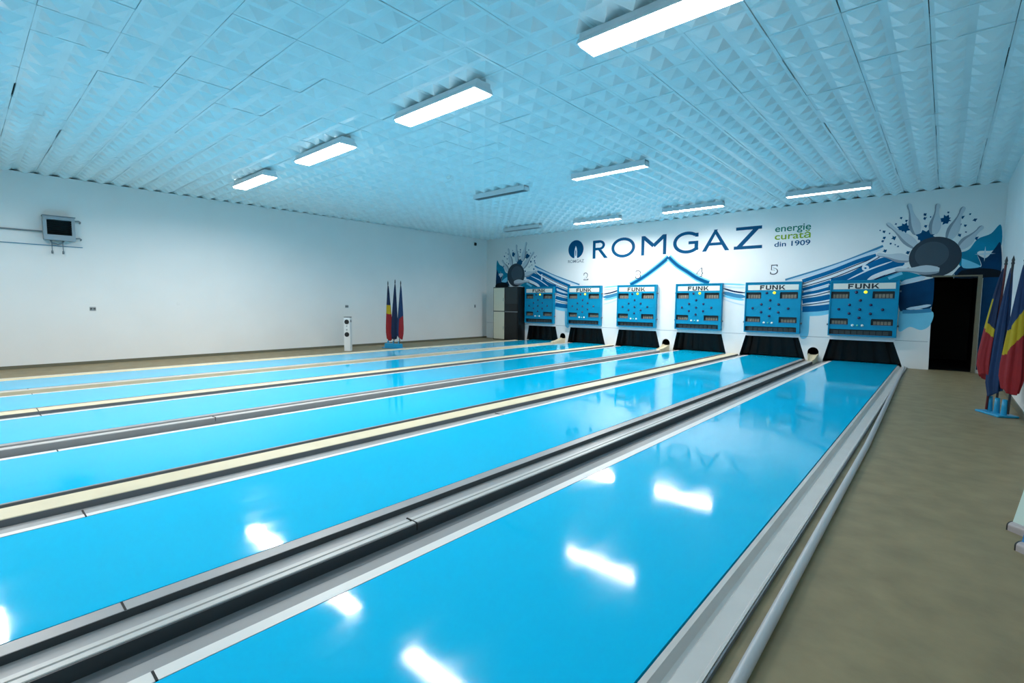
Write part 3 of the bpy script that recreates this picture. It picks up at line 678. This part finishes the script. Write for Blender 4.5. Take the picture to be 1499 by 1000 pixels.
t = thing('wall_socket', 'faint white blank plate on the left wall, between heater and speaker', 'socket', (XL,3.38,1.22), 0, 'sockets on the left wall')
MB().bbox((0,-.035,-.035),(.008,.035,.035),.002).build('plate', M['wall'], t)
socket('small grey socket on the left wall near the tall cabinet', 12.85, 1.17, 1, .07)
t = thing('motion_detector', 'small dark motion detector high on the left wall near the back corner', 'detector', (XL,12.85,3.47))
MB().bbox((0,-.05,-.06),(.05,.05,.05),.012).build('body', M['grille'], t)
MB().lathe([(.03,0),(.026,.02),(.012,.03),(0,.032)], (1,0,0), (.05,0,0), 12).build('lens', M['cone'], t)

# ------------------------------------------------------------------ tower speaker
t = thing('tower_speaker', 'slim white tower speaker with two dark cones by the left wall', 'speaker', (-12.1,6.98,FZ), math.atan2(.6,.8)+0.02)
MB().bbox((-.085,-.075,0),(.085,.075,.91),.008).build('cabinet', M['spk'], t)
MB().box((-.08,-.07,.91),(.08,.07,.928)).build('top_panel', M['pole_dark'], t)
for z in (.79,.45): MB().lathe([(.064,0),(.064,.005),(.056,.008),(.045,.003),(.02,.002),(.0,.006)], (0,-1,0), (0,-.075,z), 20).build('cone', M['cone'], t)
for z in (.68,.58): MB().lathe([(.02,0),(.02,.004),(.01,.006),(0,.007)], (0,-1,0), (0,-.075,z), 12).build('tweeter', M['socket'], t)
MB().box((.02,-.03,.78),(.0858,.03,.84)).build('side_handle', M['pole_dark'], t)

# ------------------------------------------------------------------ tall cabinet
t = thing('tall_cabinet', 'tall two column cabinet, cream doors left and black doors right, in the back corner', 'cabinet', (-12.47,13.05,FZ))
Wc, Dc, Hc = 1.2, .40, 1.91
MB().box((0,.02,0),(Wc,Dc,Hc)).build('carcass', M['cab_black'], t)
for z0, z1, m in ((.03,1.02,'cab_white'),(1.05,1.88,'cab_white')):
    dd = MB().bbox((.03,0,z0),(.55,.02,z1),.004).build('door', M[m], t); MB().tube([(.52,-.012,z0+.35),(.52,-.012,z0+.47)], .006, 8).build('handle', M['pipe'], dd)
for z0, z1, m in ((.03,1.0,'cab_black'),(1.05,1.30,'cab_black'),(1.31,1.88,'cab_grey')):
    dd = MB().bbox((.6,0,z0),(1.17,.02,z1),.004).build('door', M[m], t); MB().tube([(.64,-.012,(z0+z1)/2-.05),(.64,-.012,(z0+z1)/2+.05)], .006, 8).build('handle', M['pole_dark'], dd)
MB().box((.59,-.004,1.015),(1.18,.02,1.035)).build('rail', M['socket'], t)

# ------------------------------------------------------------------ flags
def flag(label, base, top, L, w0, w1, colour, side=(-1,0), seed=1, pole='pole_dark', s0=.04, shift=.5, folds=6):
    b = Vector(base); tp = Vector(top); ax = (tp-b)
    t = thing('flag', label, 'flag', base, 0, 'furled flags in stands')
    rel = lambda p: Vector(p)-b
    MB().tube([Vector((0,0,0)), ax], .012, 10).build('pole', M[pole], t)
    MB().lathe([(.0,.11),(.006,.09),(.016,.05),(.012,.03),(.018,.015),(.014,0)], ax, ax, 10).build('finial', M['pole_dark'], t)
    rnd = random.Random(seed); NS, NT = 110, 72
    u = ax.normalized(); sd = Vector((side[0], side[1], 0)).normalized(); fw = Vector((sd.y, -sd.x, 0))
    ph = [rnd.uniform(0, 6.28) for _ in range(4)]
    vs = []; info = []
    for i in range(NS+1):
        s = i/NS; c = ax-u*(s0+s*L)
        w = w0+(w1-w0)*min(1, s*1.25)**.8
        if s > .9: w *= 1-.25*(s-.9)/.1
        for k in range(NT):
            a = 2*pi*k/NT
            pl = 1+.20*math.cos(folds*a+ph[0]+s*1.2)+.10*math.cos((folds*2-1)*a+ph[1]-s*2)
            x = math.cos(a)*w*pl; yv = math.sin(a)*w*.55*pl
            dz = -.05*s*s*L*(1-math.cos(a+ph[2]))*.6
            p = c+sd*(w*shift+x)+fw*yv+Vector((0,0,dz)); vs.append(p); info.append((s, math.cos(a)))
    mb = MB(); names = ['flag_blue','flag_yellow','flag_red','flag_navy']
    for i in range(NS):
        for k in range(NT):
            j = (k+1) % NT
            s, q = info[i*NT+k]
            mb.add([vs[i*NT+k], vs[i*NT+j], vs[(i+1)*NT+j], vs[(i+1)*NT+k]], [(0,1,2,3)], names.index(colour(s, q)), True)
    mb.add([vs[NS*NT+k] for k in range(NT)], [tuple(range(NT))], names.index(colour(1, 0)))
    # merge the ring vertices so the cloth shades smoothly
    import bmesh
    o = mb.build('cloth', [M[x] for x in names], t); bm = bmesh.new(); bm.from_mesh(o.data)
    bmesh.ops.remove_doubles(bm, verts=bm.verts, dist=1e-5); bmesh.ops.recalc_face_normals(bm, faces=bm.faces); bm.to_mesh(o.data); bm.free()
    return t
def flag_stand(label, cx, cy, rz, half, wide, block):
    t = thing('flag_stand', label, 'flag stand', (cx,cy,FZ), rz)
    MB().bbox((-half,-wide,0),(half,wide,.025),.006).build('base_plate', M['cyan'], t)
    if block: MB().bbox((-half*.85,-wide*.55,.025),(half*.85,wide*.55,.14),.01).build('holder_block', M['cyan'], t)
    for k in (-1,0,1):
        MB().lathe([(.03,.025),(.028,.12),(.024,.21),(.016,.21),(.016,.19)], (0,0,1), (k*half*.6,0,0), 14).build('sleeve', M['cyan'], t)
    return t
# right stand: long side runs from the far left to the near right
flag_stand('cyan three pole flag stand on the floor by the right wall', .545, 8.43, math.atan2(-.38,.21), .20, .11, False)
def c1(s, q):
    if s > .60+.05*q: return 'flag_red'
    if (s > .52+.05*q) or (q < -.55 and s > .28): return 'flag_yellow'
    return 'flag_navy'
def c3(s, q):
    m = .44-.10*q
    if s > m+.2: return 'flag_red'
    return 'flag_yellow' if s > m else 'flag_blue'
iv = (-.75, .66)
flag('dark blue, yellow and red flag on a red pole, leftmost by the right wall', (.455,8.51,.0), (.524,8.55,1.80), 1.32, .012, .085, c1, (.75,-.66), 1, 'pole_red', shift=-.95)
flag('plain blue flag in the middle of the stand by the right wall', (.535,8.42,.0), (.578,8.46,1.80), 1.5, .012, .085, lambda s, q: 'flag_blue', (.75,-.66), 2, shift=-.5)
flag('blue, yellow and red flag cut by the right edge of the photo', (.635,8.31,.0), (.672,8.34,1.82), 1.45, .015, .105, c3, (.75,-.66), 3, shift=0)
# left stand
flag_stand('cyan block flag stand on the floor by the left wall', -11.9, 8.3, math.atan2(.66,.75)*0+.25, .33, .13, True)
flag('blue, yellow and red furled flag, leftmost in the stand by the left wall', (-12.08,8.25,.1), (-12.1,8.27,1.80), 1.5, .012, .085, lambda s, q: 'flag_navy' if s < .36 else ('flag_yellow' if s < .52 else 'flag_red'), (.85,.5), 4, shift=.35)
flag('plain blue furled flag in the middle of the left stand', (-11.88,8.3,.1), (-11.84,8.33,1.84), 1.5, .012, .09, lambda s, q: 'flag_navy', (.85,.5), 5, shift=.1)
flag('blue furled flag with a red lower end, rightmost in the left stand', (-11.68,8.35,.1), (-11.64,8.38,1.80), 1.45, .012, .085, lambda s, q: 'flag_red' if s > .62-.05*q and q > -.3 else 'flag_blue', (.85,.5), 6, shift=.25)

# ------------------------------------------------------------------ floor signs at the right edge
def sign_stand(label, x, y, rz, m, dy):
    t = thing('sign_stand', label, 'sign', (x,y,FZ), rz, 'low sign stands at the right edge')
    n = 10
    pr = [(-.035,.0),(-.035,.03)]+[(-.035*math.cos(pi*k/n), .03+.022*math.sin(pi*k/n)) for k in range(1, n)]+[(.035,.03),(.035,.0)]
    MB().solid_x(pr, 0, .42).build('foot', M['foot'], t)
    for a in (-.008, .42): MB().solid_x(pr, a, a+.008).build('end_cap', M['cone'], t)
    c = MB()
    vs = [(.0,-.006,.045),(.40,-.006,.045),(.40,.10,.42),(.0,.10,.42),(.0,.006,.045),(.40,.006,.045),(.40,.112,.42),(.0,.112,.42)]
    c.add(vs, [(0,1,2,3),(5,4,7,6),(0,4,5,1),(3,2,6,7),(1,5,6,2),(4,0,3,7)])
    cd = c.build('card', m, t)
    return t, cd
s1, cd = sign_stand('pale card sign in a grey foot at the right edge of the photo', .375, 4.09, -.75, M['card'], 0)
s2, cd2 = sign_stand('blue card sign in a grey foot nearest the camera at the right edge', .385, 3.77, -.75, M['card_blue'], 0)
mb = MB()
for z, x0, x1 in ((.17,.035,.34),(.23,.05,.36)):
    k = (z-.045)/.375; yy = -.006+.106*k-.0015
    for q in range(6):
        a = x0+(x1-x0)*q/6; mb.add([(a,yy,z),(a+.032,yy,z),(a+.032,yy+.008,z+.03),(a,yy+.008,z+.03)], [(0,1,2,3)])
mb.build('print', M['grey_ink'], cd)

# ------------------------------------------------------------------ light and colour management
w = bpy.data.worlds.new('world'); SC.world = w; w.use_nodes = True
w.node_tree.nodes['Background'].inputs['Color'].default_value = (0,0,0,1)
vs = SC.view_settings
vs.view_transform = 'Standard'; vs.look = 'None'; vs.gamma = 1; vs.use_curve_mapping = False
vs.exposure = EXPOSURE
SC.cycles.use_denoising = True
SC.cycles.max_bounces = 10; SC.cycles.diffuse_bounces = 6; SC.cycles.glossy_bounces = 4
SC.cycles.sample_clamp_indirect = 6
